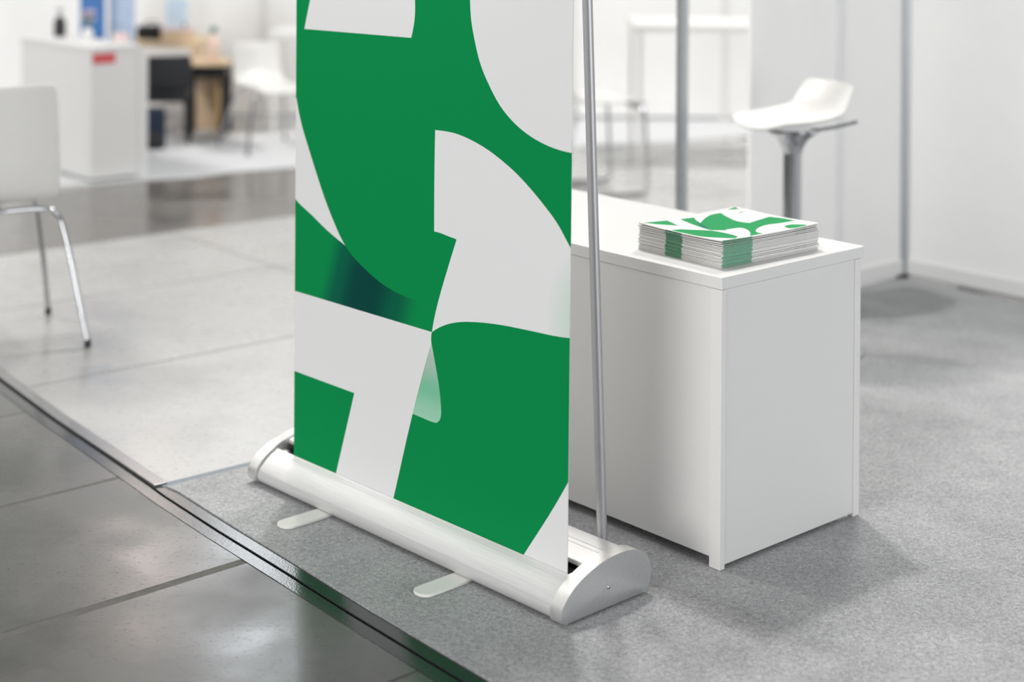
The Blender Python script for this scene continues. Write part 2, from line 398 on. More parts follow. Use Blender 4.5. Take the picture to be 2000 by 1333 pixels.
# booth carpet outline and the pale slabs beyond it
CA = (-.822, 3.866)                                # front-left corner of the carpet
cL = Vector((.77, .64)).normalized()
CB = (CA[0] + cL.x * 1.20, CA[1] + cL.y * 1.20)
CC = (1.497 - W_.x * 1.95 - .02, 6.126 - W_.y * 1.95 - .02); CD = (1.485, 6.115)
edge_r = [p for p in GR1 if p[1] < 3.84]
pale_cuts = [0.0, 1.02, 1.95]
# pale slabs: strips parallel to the carpet's left edge
nrm = Vector((-cL.y, cL.x))
def duct_right(q, d):
    for (x1, y1), (x2, y2) in zip(GR1, GR1[1:]):
        e = Vector((x2 - x1, y2 - y1)); den = d.x * e.y - d.y * e.x
        rx, ry = x1 - q.x, y1 - q.y
        t = (rx * e.y - ry * e.x) / den; s = (rx * d.y - ry * d.x) / den
        if -1e-6 <= s <= 1 + 1e-6: return t
    return -1.5
pb = Vector(CA) + nrm * .030
lev = [0, .95, 1.85, 2.70, 3.95]
for i, (a, b) in enumerate(zip(lev, lev[1:])):
    q0 = pb + nrm * (a + (.003 if i else 0)); q1 = pb + nrm * (b - .003)
    t0 = duct_right(q0, cL) + .001; t1 = duct_right(q1, cL) + .001
    sp_ = 3.3 if i == 3 else 1.45
    for s0, s1 in ((None, sp_), (sp_ + .006, 5.5)):
        a0 = q0 + cL * (t0 if s0 is None else s0); a1 = q1 + cL * (t1 if s0 is None else s0)
        prism('slab', [tuple(a0), tuple(q0 + cL * s1), tuple(q1 + cL * s1), tuple(a1)], -.03, ZC, M['conc_brown'] if i == 3 and s0 is None else M['conc_pale'], floor, bev=.0015)
q0 = pb + nrm * (lev[-1] + .003)
prism('slab', [tuple(q0 - cL * 3), tuple(q0 + cL * 6), tuple(q0 + cL * 6 + nrm * 6), tuple(q0 - cL * 3 + nrm * 6)], -.03, ZC, M['conc_pale'], floor)
# duct metalwork
iend = G.index((-.862, 3.873)) + 1
t1 = band('trim_1', GL0, GL1, -.03, ZC + .001, M['galv'], None, .0008); tag(t1, kind='structure')
fr = [p for p in zip(GR0, GR1)]
nearp = [(-.842, 3.846)]
d_ = (Vector(G[5]) - Vector(G[4])).normalized(); nn = Vector((-d_.y, d_.x))
E0 = Vector(G[4]) + d_ * .012
far_in = [p for p in GR0[:iend - 1]] + [tuple(E0 + nn * .0035)]; far_out = [p for p in GR1[:iend - 1]] + [tuple(E0 + nn * .038)]
t2 = band('trim_2', far_in, far_out, -.03, ZC + .007, M['plate'], None, .0015); tag(t2, kind='structure')
E1 = E0 + d_ * .002
near_in = [tuple(E1 + nn * .0035)] + GR0[iend:]; near_out = [tuple(E1 + nn * .038)] + GR1[iend:]
t3 = band('trim_3', near_in, near_out, -.03, ZC + .001, M['galv'], None, .0008); tag(t3, kind='structure')
gr = band('trim_4', shift(G, -.003), shift(G, .003), -.03, -.018, M['black']); tag(gr, kind='structure')
tp0 = Vector(CA) + nrm * .002 - cL * .0; 
tapeo = prism('trim_5', [tuple(tp0 - cL * .004), tuple(tp0 + cL * 1.35), tuple(tp0 + cL * 1.35 + nrm * .026), tuple(tp0 + nrm * .026 - cL * .004)], -.03, -.002, M['tape']); tag(tapeo, kind='structure')
carpet = prism('booth_carpet', [CA] + [CB, CC, CD, (3.455, 3.855), (5.5, 1.55), (5.5, -2), (4.05, -2)] + edge_r[::-1], -.029, 0, M['felt'])
tag(carpet, 'grey needle felt carpet under the roll-up banner and white display counter', 'carpet')
fc = [(-1.995, 8.11), (-1.618, 8.261), (-1.437, 8.427), (-1.0, 8.66), (.2, 9.25), (4.5, 11.3), (4.5, 12.2), (-5, 12.2), (-5, 6.6)]
farc = prism('far_carpet', fc, ZC + .0005, ZC + .006, M['cloth'])
tag(farc, 'pale grey carpet of the far booth behind the white reception counter', 'carpet')

# ------------------------------------------------------------------ booth walls
C0 = Vector((1.497, 6.126))
def wall_panels(name, spans, direction, inward, h=2.5, mat=None):
    r_ = root(name, (C0.x, C0.y, 0)); tag(r_, kind='structure')
    for s0, s1 in spans:
        a = direction * s0; b = direction * s1; t = inward * -.012
        prism('panel', [(a.x, a.y), (b.x, b.y), (b.x + t.x, b.y + t.y), (a.x + t.x, a.y + t.y)], .002, h, mat or M['panel'], r_)
        t2_ = inward * .012
        prism('lower_rail', [(a.x - t2_.x, a.y - t2_.y), (b.x - t2_.x, b.y - t2_.y), (b.x + t2_.x, b.y + t2_.y), (a.x + t2_.x, a.y + t2_.y)], .013, .070, M['lam'], r_, bev=.003)
    return r_
wr = wall_panels('wall_right', [(.022, .99), (1.03, 2.0), (2.04, 3.0)], -U, -W_)
wl = wall_panels('wall_back', [(.022, .395), (.425, .905)], -W_, U * -1)
def octo(name, p, r_, parent, mat, h=2.5, z0=0):
    return prism(name, [(p.x + r_ * math.cos(R(22.5 + 45 * k) + RZ), p.y + r_ * math.sin(R(22.5 + 45 * k) + RZ)) for k in range(8)], z0, h, mat, parent, bev=.002)
octo('post', Vector((0, 0)), .023, wr, M['post'])
for s in (1.01, 2.02): octo('post', -U * s, .021, wr, M['post'])
octo('post', -W_ * .41, .010, wl, plain('light_grey_post', (.64, .65, .66, 1), .5, 0, .02, 100))
lathe('levelling_foot', [(.03, 0), (.03, .012), (.012, .016), (.012, .036)], M['black'], wr, 20, (-.012, -.006, 0))
pst = root('booth_post', tuple(C0 - W_ * 1.25) + (0,), RZ, 'tall blue-grey aluminium post standing free behind the white display counter', 'post')
octo('shaft', Vector((0, 0)), .0215, pst, M['post'], 2.5, .012)
lathe('base_foot', [(.05, 0), (.05, .008), (.02, .014), (.02, .03)], M['post'], pst, 20)
# far hall wall in bays
wf = root('wall_far', (0, 10.6, 0)); tag(wf, kind='structure')
for i, x in enumerate([-8.8, -7.4, -6, -4.6, -3.6, -2.6, -1.62, -.6, .4, 1.4, 2.4, 3.4]):
    x1 = [-7.4, -6, -4.6, -3.6, -2.6, -1.62, -.6, .4, 1.4, 2.4, 3.4, 4.4][i]
    box('panel', (x + .02, 0, .02), (x1 - .02, .03, 2.5), M['panel_far'], wf)
    box('post', (x - .02, -.01, 0), (x + .02, .04, 2.5), M['lam_edge'], wf)

# ------------------------------------------------------------------ roll-up banner
TH = R(47); B1 = Vector((-math.cos(TH), math.sin(TH))); B2 = Vector((math.sin(TH), math.cos(TH)))
b0 = Vector((.101, 3.106)); L = 1.078; DC = .13
o_ = b0 + B1 * (L / 2) + B2 * DC
ban = root('roll_up_banner', (o_.x, o_.y, 0), -TH, 'tall green and white roll-up banner in an aluminium floor cassette', 'banner stand')
sx = lambda s: L / 2 - s                           # s runs from the right end to the left end
dy = lambda d: d - DC
cap_pts = [(.022, .004), (.007, .009), (.003, .022), (.008, .040), (.033, .066), (.072, .087), (.119, .100), (.168, .105), (.212, .100), (.240, .086), (.258, .062), (.260, .03), (.250, .009), (.235, .004)]
cap_prof = [(dy(d), z) for d, z in spline(cap_pts, 5)]
CT = .032
for side, (x0, x1) in (('r', (L / 2 - CT, L / 2)), ('l', (-L / 2, -L / 2 + CT))):
    c = extrude_x('end_cap', cap_prof, x0, x1, [M['alu_edge'], M['alu_cap']], ban, bev=(.004, 1 if side == 'r' else -1), smooth=50)
    xs = L / 2 if side == 'r' else -L / 2
    for p in c.data.polygons:
        if abs(p.center.x - xs) < .0005: p.material_index = 1
    sg = 1 if side == 'r' else -1
    bm = bmesh.new()
    add_tube(bm, [(xs - .001 * sg, dy(.135), .045), (xs + .0012 * sg, dy(.135), .045), (xs + .0018 * sg, dy(.135), .045)], [.0038, .0038, .0028], 16)
    s = from_bm('screw', bm, M['chrome'], c, smooth=30)
    bm = bmesh.new(); add_tube(bm, [(xs + .0017 * sg, dy(.135), .045), (xs + .0021 * sg, dy(.135), .045)], .0014, 6)
    from_bm('screw_socket', bm, M['black'], c)

def shell(name, outer, x0, x1, th, mat, parent):
    """open curved sheet of a given thickness with its grooves, extruded along x"""
    o2 = []
    for i, p in enumerate(outer):
        t = Vector((outer[min(i + 1, len(outer) - 1)][0] - outer[max(i - 1, 0)][0], outer[min(i + 1, len(outer) - 1)][1] - outer[max(i - 1, 0)][1])).normalized()
        o2.append((p[0] + t.y * th, p[1] - t.x * th))
    return extrude_x(name, outer + o2[::-1], x0, x1, mat, parent, smooth=24)
def groove(prof, i, depth=.0012, wd=.0016):
    p = Vector(prof[i]); t = (Vector(prof[i + 1]) - Vector(prof[i - 1])).normalized(); n_ = Vector((t.y, -t.x))
    return [tuple(p - t * wd), tuple(p - t * wd * .6 + n_ * depth), tuple(p + t * wd * .6 + n_ * depth), tuple(p + t * wd)]
ins = .0045
front = spline([(.034, .006), (.016, .008), (.0085, .020), (.013, .038), (.036, .0610), (.0655, .0775)], 6)
front = [(d, z) for d, z in front]
fo = []
for i, p in enumerate(front):
    if i in (17, 18) and i == 17: fo += groove(front, i)
    elif i == 27: fo += groove(front, i, .0006, .0012)
    elif i == 28: fo += groove(front, i, .0006, .0008)
    else: fo.append(p)
fo = [(dy(d), z) for d, z in fo]
X0, X1 = -L / 2 + CT + .0013, L / 2 - CT - .0013
shell('front_shell', fo, X0, X1, .0022, M['alu'], ban)
rear = spline([(.1005, .082), (.100, .0885), (.104, .0920), (.128, .0965), (.168, .1005), (.205, .0965), (.236, .081), (.2535, .059), (.2555, .03), (.246, .012), (.236, .007)], 6)
ro = []
for i, p in enumerate(rear):
    if i in (21, 23): ro += groove(rear, i, .0010, .0010)
    elif i == 32: ro += groove(rear, i, .0012, .0014)
    else: ro.append(p)
ro = [(dy(d), z) for d, z in ro]
shell('rear_shell', ro, X0, X1, .0022, M['alu'], ban)
box('bottom_plate', (X0, dy(.030), .005), (X1, dy(.240), .008), M['dark'], ban)
bm = bmesh.new(); add_tube(bm, [(X0 + .004, dy(.125), .045), (X1 - .004, dy(.125), .045)], .026, 24); from_bm('roller', bm, M['black'], ban, smooth=30)
for x in (X0 + .004, X1 - .022):
    bm = bmesh.new(); add_tube(bm, [(x, dy(.084), .060), (x + .018, dy(.084), .060)], .011, 18); from_bm('roller_bracket', bm, M['alu_cap'], ban, smooth=30)
for s in (.787, .305):
    pl = [(sx(s) + .025, dy(.10)), (sx(s) + .025, dy(-.085))] + [(sx(s) + .025 * math.cos(a), dy(-.085) - .021 * math.sin(a)) for a in [R(k) for k in range(15, 180, 15)]] + [(sx(s) - .025, dy(-.085)), (sx(s) - .025, dy(.10))]
    f = prism('swivel_foot', pl[::-1], .0004, .0066, M['alu_foot'], ban, bev=.0012)
pd0, pd1, ps = .272, .180, .150
pz = lambda d: d
bm = bmesh.new(); add_tube(bm, [(sx(ps), dy(pd0 + .004), .004), (sx(ps), dy(pd1), 1.99)], .0110, 24); from_bm('support_pole', bm, M['pole'], ban, smooth=30)
box('pole_socket', (sx(ps) - .018, dy(.254), .002), (sx(ps) + .018, dy(.292), .020), M['dark'], ban, .003)
box('top_rail', (sx(.985), dy(.056), 1.985), (sx(.038), dy(.080), 2.02), M['alu'], ban, .004)
box('pole_hook', (sx(ps) - .012, dy(.078), 1.972), (sx(ps) + .012, dy(.192), 1.988), M['dark'], ban, .003)

SW1 = [(0.8515, 1.3686), (0.9196, 1.1739), (0.942, 1.104), (0.5428, 1.1082), (0.5342, 1.1357), (0.5304, 1.1584), (0.5303, 1.1921), (0.5441, 1.2591), (0.5861, 1.3712)]
SW2 = [(0.02, 1.559), (0.0771, 1.554), (0.1163, 1.5449), (0.1652, 1.5277), (0.215, 1.5006), (0.2565, 1.4665), (0.2892, 1.4252), (0.3166, 1.3802), (0.3341, 1.3317), (0.3458, 1.2829), (0.3487, 1.2439), (0.3502, 1.2222), (0.3484, 1.2007), (0.3448, 1.1619), (0.3322, 1.1141), (0.3139, 1.067), (0.2857, 1.0243), (0.2523, 0.9859), (0.2101, 0.9552), (0.1598, 0.9323), (0.1106, 0.9192), (0.0713, 0.9139), (0.02, 0.9130)]
SW3 = [(1.0, 0.95), (0.9729, 0.9359), (0.959, 0.8931), (0.9179, 0.8133), (0.8868, 0.7589), (0.8488, 0.6978), (0.8198, 0.6588), (0.7989, 0.6334), (0.777, 0.6119), (0.8077, 0.6231), (0.8556, 0.6409), (0.9106, 0.6654), (0.9542, 0.683), (1.0, 0.707)]
SG = [(1.0, 0.707), (0.9542, 0.683), (0.9106, 0.6654), (0.8556, 0.6409), (0.8077, 0.6231), (0.777, 0.6119), (0.7548, 0.596), (0.7087, 0.5737), (0.6522, 0.552), (0.5971, 0.5393), (0.5432, 0.5337), (0.5045, 0.5318), (0.451, 0.5317), (0.4568, 0.5128), (0.4667, 0.4742), (1.0, 0.4727)]
SW4 = [(1.0, 0.4727), (0.4667, 0.4742), (0.4692, 0.4604), (0.4683, 0.4505), (0.5308, 0.2813), (0.5968, 0.0755), (0.6075, 0.0437), (0.62, 0.0), (0.835, 0.0), (0.8207, 0.0415), (0.8091, 0.0757), (0.7406, 0.2795), (1.0, 0.2799)]
SP = [(0.4683, 0.4505), (0.4585, 0.4192), (0.4355, 0.3233), (0.4345, 0.3025), (0.4386, 0.2893), (0.4488, 0.2806), (0.4649, 0.2792), (0.4976, 0.2802), (0.5308, 0.2813)]
SW5 = [(0.4594, 0.9141), (0.4271, 0.9148), (0.3919, 0.9136), (0.3425, 0.9053), (0.2941, 0.892), (0.2466, 0.8736), (0.2, 0.8509), (0.1543, 0.8224), (0.1219, 0.7994), (0.083, 0.768), (0.0437, 0.7237), (0.02, .700), (0.02, .548), (0.0442, 0.5456), (0.0722, 0.5425), (0.1517, 0.5381), (0.2435, 0.5327), (0.3149, 0.5247), (0.3884, 0.5101), (0.4235, 0.4977), (0.4463, 0.4866), (0.4667, 0.474), (0.4568, 0.5128), (0.4393, 0.5626), (0.4145, 0.6232), (0.3875, 0.6868), (0.39, 0.6886), (0.4151, 0.6908), (0.4404, 0.6935), (0.4609, 0.6937), (0.4614, 0.7519)]
SW6 = [(0.02, .305), (0.0459, 0.2608), (0.0669, 0.2278), (0.1031, 0.1744), (0.1405, 0.1225), (0.1732, 0.0773), (0.208, 0.0287), (.225, 0), (0.02, 0.0)]
gl = lambda s, z: s
outline = [(.0350, 1.99), (.0410, 1.2151), (.0478, .0811), (.0483, .030), (.9770, .030), (.9766, .0787), (.9748, 1.1713), (.9740, 1.99)]
shapes = [smooth_poly(p) for p in (SW1, SW2, SW3, SG, SW4, SW5, SW6, SP)]
v, faces, idx = cdt_mesh(outline, shapes)
GR = (.002, .262, .072, 1)
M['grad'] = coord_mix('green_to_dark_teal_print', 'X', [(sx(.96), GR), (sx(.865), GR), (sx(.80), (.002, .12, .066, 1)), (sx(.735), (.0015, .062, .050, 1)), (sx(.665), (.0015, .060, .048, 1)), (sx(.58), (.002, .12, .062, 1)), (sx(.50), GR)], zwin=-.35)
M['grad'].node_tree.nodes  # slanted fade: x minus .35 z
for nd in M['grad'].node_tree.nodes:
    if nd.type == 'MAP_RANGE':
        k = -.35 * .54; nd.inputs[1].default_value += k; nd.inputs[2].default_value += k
M['fade'] = coord_mix('pale_green_fading_print', 'Z', [(.27, (.40, .70, .52, 1)), (.295, (.33, .64, .46, 1)), (.35, (.20, .55, .36, 1)), (.41, (.42, .56, .48, 1)), (.46, (.62, .67, .63, 1))])
def tint_mat():
    m, n, l, b = new_mat('white_print_with_green_tint')
    tc = n.new('ShaderNodeTexCoord'); mp = n.new('ShaderNodeMapping')
    mp.inputs['Location'].default_value = (-sx(.0) / .115, 0, -.575 / .16); mp.inputs['Scale'].default_value = (1 / .115, 0, 1 / .16)
    gr_ = n.new('ShaderNodeTexGradient'); gr_.gradient_type = 'SPHERICAL'
    l.new(tc.outputs['Object'], mp.inputs[0]); l.new(mp.outputs[0], gr_.inputs[0])
    r = ramp(n, [(0, (.82, .82, .825, 1)), (.5, (.66, .76, .71, 1)), (1, (.45, .70, .58, 1))]); l.new(gr_.outputs[1], r.inputs[0])
    l.new(r.outputs[0], b.inputs['Base Color']); b.inputs['Roughness'].default_value = .5; b.inputs['Specular IOR Level'].default_value = .08
    return m
M['tint'] = tint_mat()
mats = [M['green'], M['white'], M['white'], M['white'], M['grad'], M['white'], M['tint'], M['white'], M['fade']]
BY = dy(.067)
bm = bmesh.new(); bv = [bm.verts.new((sx(p.x), BY, p.y)) for p in v]
for f, k in zip(faces, idx):
    try: q = bm.faces.new([bv[i] for i in f]); q.material_index = k
    except ValueError: pass
for vv in [x for x in bm.verts if not x.link_faces]: bm.verts.remove(vv)
from_bm('printed_sheet', bm, mats, ban)
back = [(sx(p[0]), p[1]) for p in outline]
bm = bmesh.new()
a = [bm.verts.new((x, BY + .0003, z)) for x, z in back]; b = [bm.verts.new((x, BY + .0011, z)) for x, z in back]
bm.faces.new(a); bm.faces.new(b[::-1])
for i in range(len(back)): j = (i + 1) % len(back); bm.faces.new((a[i], a[j], b[j], b[i]))
from_bm('sheet_backing', bm, M['paper'], ban)

# ------------------------------------------------------------------ display counter
CW, CLN, CH, CTK = .497, 1.10, .620, .0256
kc = Vector((.4457, 3.3858)); oc = kc + U * (CLN / 2) + W_ * (CW / 2)
cn = root('display_counter', (oc.x, oc.y, 0), RZ, 'low white laminate display counter with the stack of brochures on it', 'counter')
hx, hy = CLN / 2, CW / 2
box('counter_top', (-hx, -hy, CH - CTK), (hx, hy, CH), M['lam'], cn, .0012)
PT = .021
z0p, zt = .0225, CH - CTK - .0008
# corner boards of the near short end and the far end stand on the floor
box('corner_board', (hx - .0315, -hy + .001, .001), (hx - .001, -hy + .0165, zt), M['lam_edge'], cn, .0008)
box('corner_board', (hx - .0185, hy - .0335, .001), (hx - .001, hy - .0120, zt), M['lam_edge'], cn, .0008)
box('corner_board', (-hx + .001, -hy + .001, .001), (-hx + .0315, -hy + .0165, zt), M['lam_edge'], cn, .0008)
box('corner_board', (-hx + .001, hy - .0335, .001), (-hx + .0185, hy - .0120, zt), M['lam_edge'], cn, .0008)
box('front_panel', (-hx + .0322, -hy + .0025, z0p), (hx - .0322, -hy + .018, zt), M['lam'], cn, .0006)
box('side_panel', (hx - .017, -hy + .0172, .010), (hx - .0022, hy - .0345, zt), M['lam'], cn, .0006)
box('side_panel', (-hx + .0022, -hy + .0172, .010), (-hx + .017, hy - .0345, zt), M['lam'], cn, .0006)
box('bottom_shelf', (-hx + .02, -hy + .02, .06), (hx - .02, hy - .03, .075), M['lam'], cn)
box('inner_foot', (hx - .06, hy - .13, .001), (hx - .03, hy - .09, .06), M['dark'], cn)

# ------------------------------------------------------------------ brochures
FC = Vector((.4555, 3.475)); LC = Vector((.281, 3.656)); RC = Vector((.705, 3.680))
bw = (RC - FC).length; bd = .256
bx = (RC - FC).normalized(); by = Vector((-bx.y, bx.x))
brz = math.atan2(bx.y, bx.x)
NB, PITCHB = 19, .00285
def curl(a, b, k): return k * ((2 * a - 1) ** 2 + (2 * b - 1) ** 2) / 2
# cover print in units of the sheet: a along the right-hand edge, b along the left-hand edge
G1 = [(0.02, 0.972), (0.239, 0.945), (0.183, 0.736), (0.071, 0.879)]
G2 = [(0.359, 0.934), (0.485, 0.914), (0.425, 0.803), (0.386, 0.698), (0.313, 0.533), (0.264, 0.443), (0.298, 0.664)]
GT = [(0.376, 0.764), (0.384, 0.698), (0.313, 0.536), (0.268, 0.453), (0.286, 0.555)]
G3 = [(0.395, 0.72), (0.465, 0.783), (0.569, 0.861), (0.663, 0.908), (0.759, 0.904), (0.702, 0.757), (0.655, 0.55), (0.675, 0.458), (0.807, 0.491), (0.938, 0.515), (0.966, 0.371), (0.959, 0.232), (0.8, 0.267), (0.717, 0.293), (0.615, 0.265), (0.521, 0.202), (0.455, 0.119), (0.445, 0.033), (0.299, 0.026), (0.387, 0.116), (0.46, 0.223), (0.499, 0.324), (0.494, 0.37), (0.451, 0.377), (0.358, 0.38), (0.353, 0.347), (0.261, 0.44), (0.314, 0.568)]
G4 = [(0.018, 0.621), (0.102, 0.613), (0.162, 0.545), (0.252, 0.429), (0.265, 0.286), (0.22, 0.063), (0.151, 0.021), (0.085, 0.129), (0.026, 0.262), (0.021, 0.414)]
G5 = [(0.863, 0.951), (0.986, 0.991), (0.958, 0.911)]
G6 = [(0.841, 0.801), (0.91, 0.825), (0.928, 0.799)]
G7 = [(0.768, 0.141), (0.804, 0.154), (0.838, 0.15), (0.867, 0.11), (0.895, 0.033), (0.875, 0.012), (0.81, 0.012), (0.748, 0.012), (0.715, 0.051), (0.737, 0.103)]
grid = [((i + .5) / 9, (j + .5) / 9) for i in range(9) for j in range(9)]
edge = [(i / 8, 0) for i in range(8)] + [(1, j / 8) for j in range(8)] + [(1 - i / 8, 1) for i in range(8)] + [(0, 1 - j / 8) for j in range(8)]
cv, cf, ci = cdt_mesh(edge, [G1] + [smooth_poly(p, 4, 40) for p in (G2, G3, G4)] + [G5, G6, smooth_poly(G7, 4, 60), GT], grid)
def cover_mesh(k):
    bm = bmesh.new(); q = [bm.verts.new((p.x * bw, p.y * bd, curl(p.x, p.y, k))) for p in cv]
    for f, i in zip(cf, ci):
        try: x = bm.faces.new([q[j] for j in f]); x.material_index = 0 if i == 0 else (2 if i == 8 else 1)
        except ValueError: pass
    for y in [y for y in bm.verts if not y.link_faces]: bm.verts.remove(y)
    bmesh.ops.recalc_face_normals(bm, faces=bm.faces)
    if sum(f.normal.z for f in bm.faces) < 0: bmesh.ops.reverse_faces(bm, faces=bm.faces)
    me = bpy.data.meshes.new('cover'); bm.to_mesh(me); bm.free()
    for m in (M['paper'], M['greenp'], M['tealp']): me.materials.append(m)
    return me
def pages_mesh(k, th):
    """folded sheets: a thin block whose edges carry the ink that bleeds off the cover"""
    NA, NBb = 16, 16
    As = sorted(set([i / NA for i in range(NA + 1)] + [.015, .305])); Bs = sorted(set([i / NBb for i in range(NBb + 1)] + [.462, .662, .74, .86]))
    bm = bmesh.new(); top = {}; bot = {}
    for i, a in enumerate(As):
        for j, b in enumerate(Bs):
            z = curl(a, b, k)
            top[i, j] = bm.verts.new((a * bw, b * bd, z - .0002)); bot[i, j] = bm.verts.new((a * bw, b * bd, z - th))
    for i in range(len(As) - 1):
        for j in range(len(Bs) - 1):
            bm.faces.new((top[i, j], top[i + 1, j], top[i + 1, j + 1], top[i, j + 1])); bm.faces.new((bot[i, j], bot[i, j + 1], bot[i + 1, j + 1], bot[i + 1, j]))
    for i in range(len(As) - 1):
        m = (As[i] + As[i + 1]) / 2
        f = bm.faces.new((bot[i, 0], bot[i + 1, 0], top[i + 1, 0], top[i, 0])); f.material_index = 2 if .015 < m < .305 else 0
        bm.faces.new((bot[i + 1, len(Bs) - 1], bot[i, len(Bs) - 1], top[i, len(Bs) - 1], top[i + 1, len(Bs) - 1]))
    for j in range(len(Bs) - 1):
        m = (Bs[j] + Bs[j + 1]) / 2
        f = bm.faces.new((bot[0, j + 1], bot[0, j], top[0, j], top[0, j + 1])); f.material_index = 1 if .462 < m < .662 else 0
        n_ = len(As) - 1
        bm.faces.new((bot[n_, j], bot[n_, j + 1], top[n_, j + 1], top[n_, j]))
    me = bpy.data.meshes.new('pages'); bmesh.ops.recalc_face_normals(bm, faces=bm.faces); bm.to_mesh(me); bm.free()
    for m in (M['paper'], M['greene'], M['greene2']): me.materials.append(m)
    return me
flat_c, flat_p = cover_mesh(.0004), pages_mesh(.0004, .0022)
ORD = ' first second third fourth fifth sixth seventh eighth ninth tenth eleventh twelfth thirteenth fourteenth fifteenth sixteenth seventeenth eighteenth nineteenth'.split(' ')
GRP = 'brochures in the stack on the counter'
zz = CH + .0004
for i in range(NB):
    k = .0004
    if i >= NB - 4: k = (.0012, .0026, .0044, .0064)[i - (NB - 4)]
    cm, pm = (flat_c, flat_p) if k == .0004 else (cover_mesh(k), pages_mesh(k, .0022))
    if i == NB - 1: lb = 'topmost brochure of the stack, its curled green and white cover in full view'
    elif i == 0: lb = 'lowest brochure of the stack, lying directly on the white counter top'
    else: lb = '%s brochure from the top of the stack on the white counter' % ORD[NB - i]
    jx, jy, jr = random.uniform(-.0022, .0022), random.uniform(-.0022, .0022), random.uniform(-.006, .006)
    if i == NB - 1: jx = jy = jr = 0
    r_ = root('brochure', (FC.x + jx, FC.y + jy, zz + .0023), brz + jr, lb, 'brochure', GRP)
    for nm, me in (('cover', cm), ('pages', pm)): link(bpy.data.objects.new(nm, me), r_)
    zz += PITCHB

# ------------------------------------------------------------------ seats and tables
def sheet(name, rows, th, mat, parent, sub=2):
    """smooth shell through a grid of points, given a real thickness"""
    bm = bmesh.new(); q = [[bm.verts.new(p) for p in r_] for r_ in rows]
    for a, b in zip(q, q[1:]):
        for i in range(len(a) - 1): bm.faces.new((a[i], a[i + 1], b[i + 1], b[i]))
    o = from_bm(name, bm, mat, parent, smooth=180)
    s = o.modifiers.new('thick', 'SOLIDIFY'); s.thickness = th; s.offset = 0
    d = o.modifiers.new('round', 'SUBSURF'); d.levels = sub; d.render_levels = sub
    return o

# bar stool: seat faces local +y
st = root('bar_stool', (.895, 5.12, 0), 0, 'white bar stool with low curved back on a chrome column behind the counter', 'stool')
st.rotation_euler.z = math.atan2(-.40, -.92) - math.pi / 2
prof = [(.165, .704, .125), (.158, .716, .138), (.11, .720, .150), (.04, .721, .156), (-.04, .728, .157), (-.092, .742, .152), (-.128, .772, .146), (-.150, .808, .140), (-.164, .834, .132), (-.170, .842, .122)]
rows = []
for y, z, hw in prof:
    e = .018 if y > -.1 else 0
    rows.append([(x * hw, y - (abs(x) ** 2.5) * (.02 if y > .1 else -.030 if y < -.1 else 0), z + (abs(x) ** 3) * e) for x in (-1, -.8, -.4, 0, .4, .8, 1)])
sheet('seat_shell', rows, .014, M['chair'], st)
lathe('under_plate', [(.0302, .62), (.036, .640), (.05, .665), (.085, .690), (.085, .700)], M['chrome'], st)
lathe('column', [(.030, .30), (.030, .655)], M['chrome'], st)
lathe('lower_column', [(.035, .018), (.035, .302), (.031, .304)], M['chrome'], st)
lathe('base_disc', [(.228, .0005), (.228, .006), (.20, .014), (.08, .026), (.034, .036)], M['chrome'], st, 48)
bm = bmesh.new()
bm2 = [(.0, -.18 + .0, .27)]
add_tube(bm, [(-.028, .0, .27), (-.12, .05, .27), (-.15, .13, .27), (-.11, .19, .27), (0, .205, .27), (.11, .19, .27), (.15, .13, .27), (.12, .05, .27), (.028, 0, .27)], .009, 12)
from_bm('foot_ring', bm, M['chrome'], st, smooth=60)
tube('height_lever', [(-.03, -.02, .690), (-.11, -.08, .712), (-.17, -.125, .735)], .006, M['chrome'], st, 10)

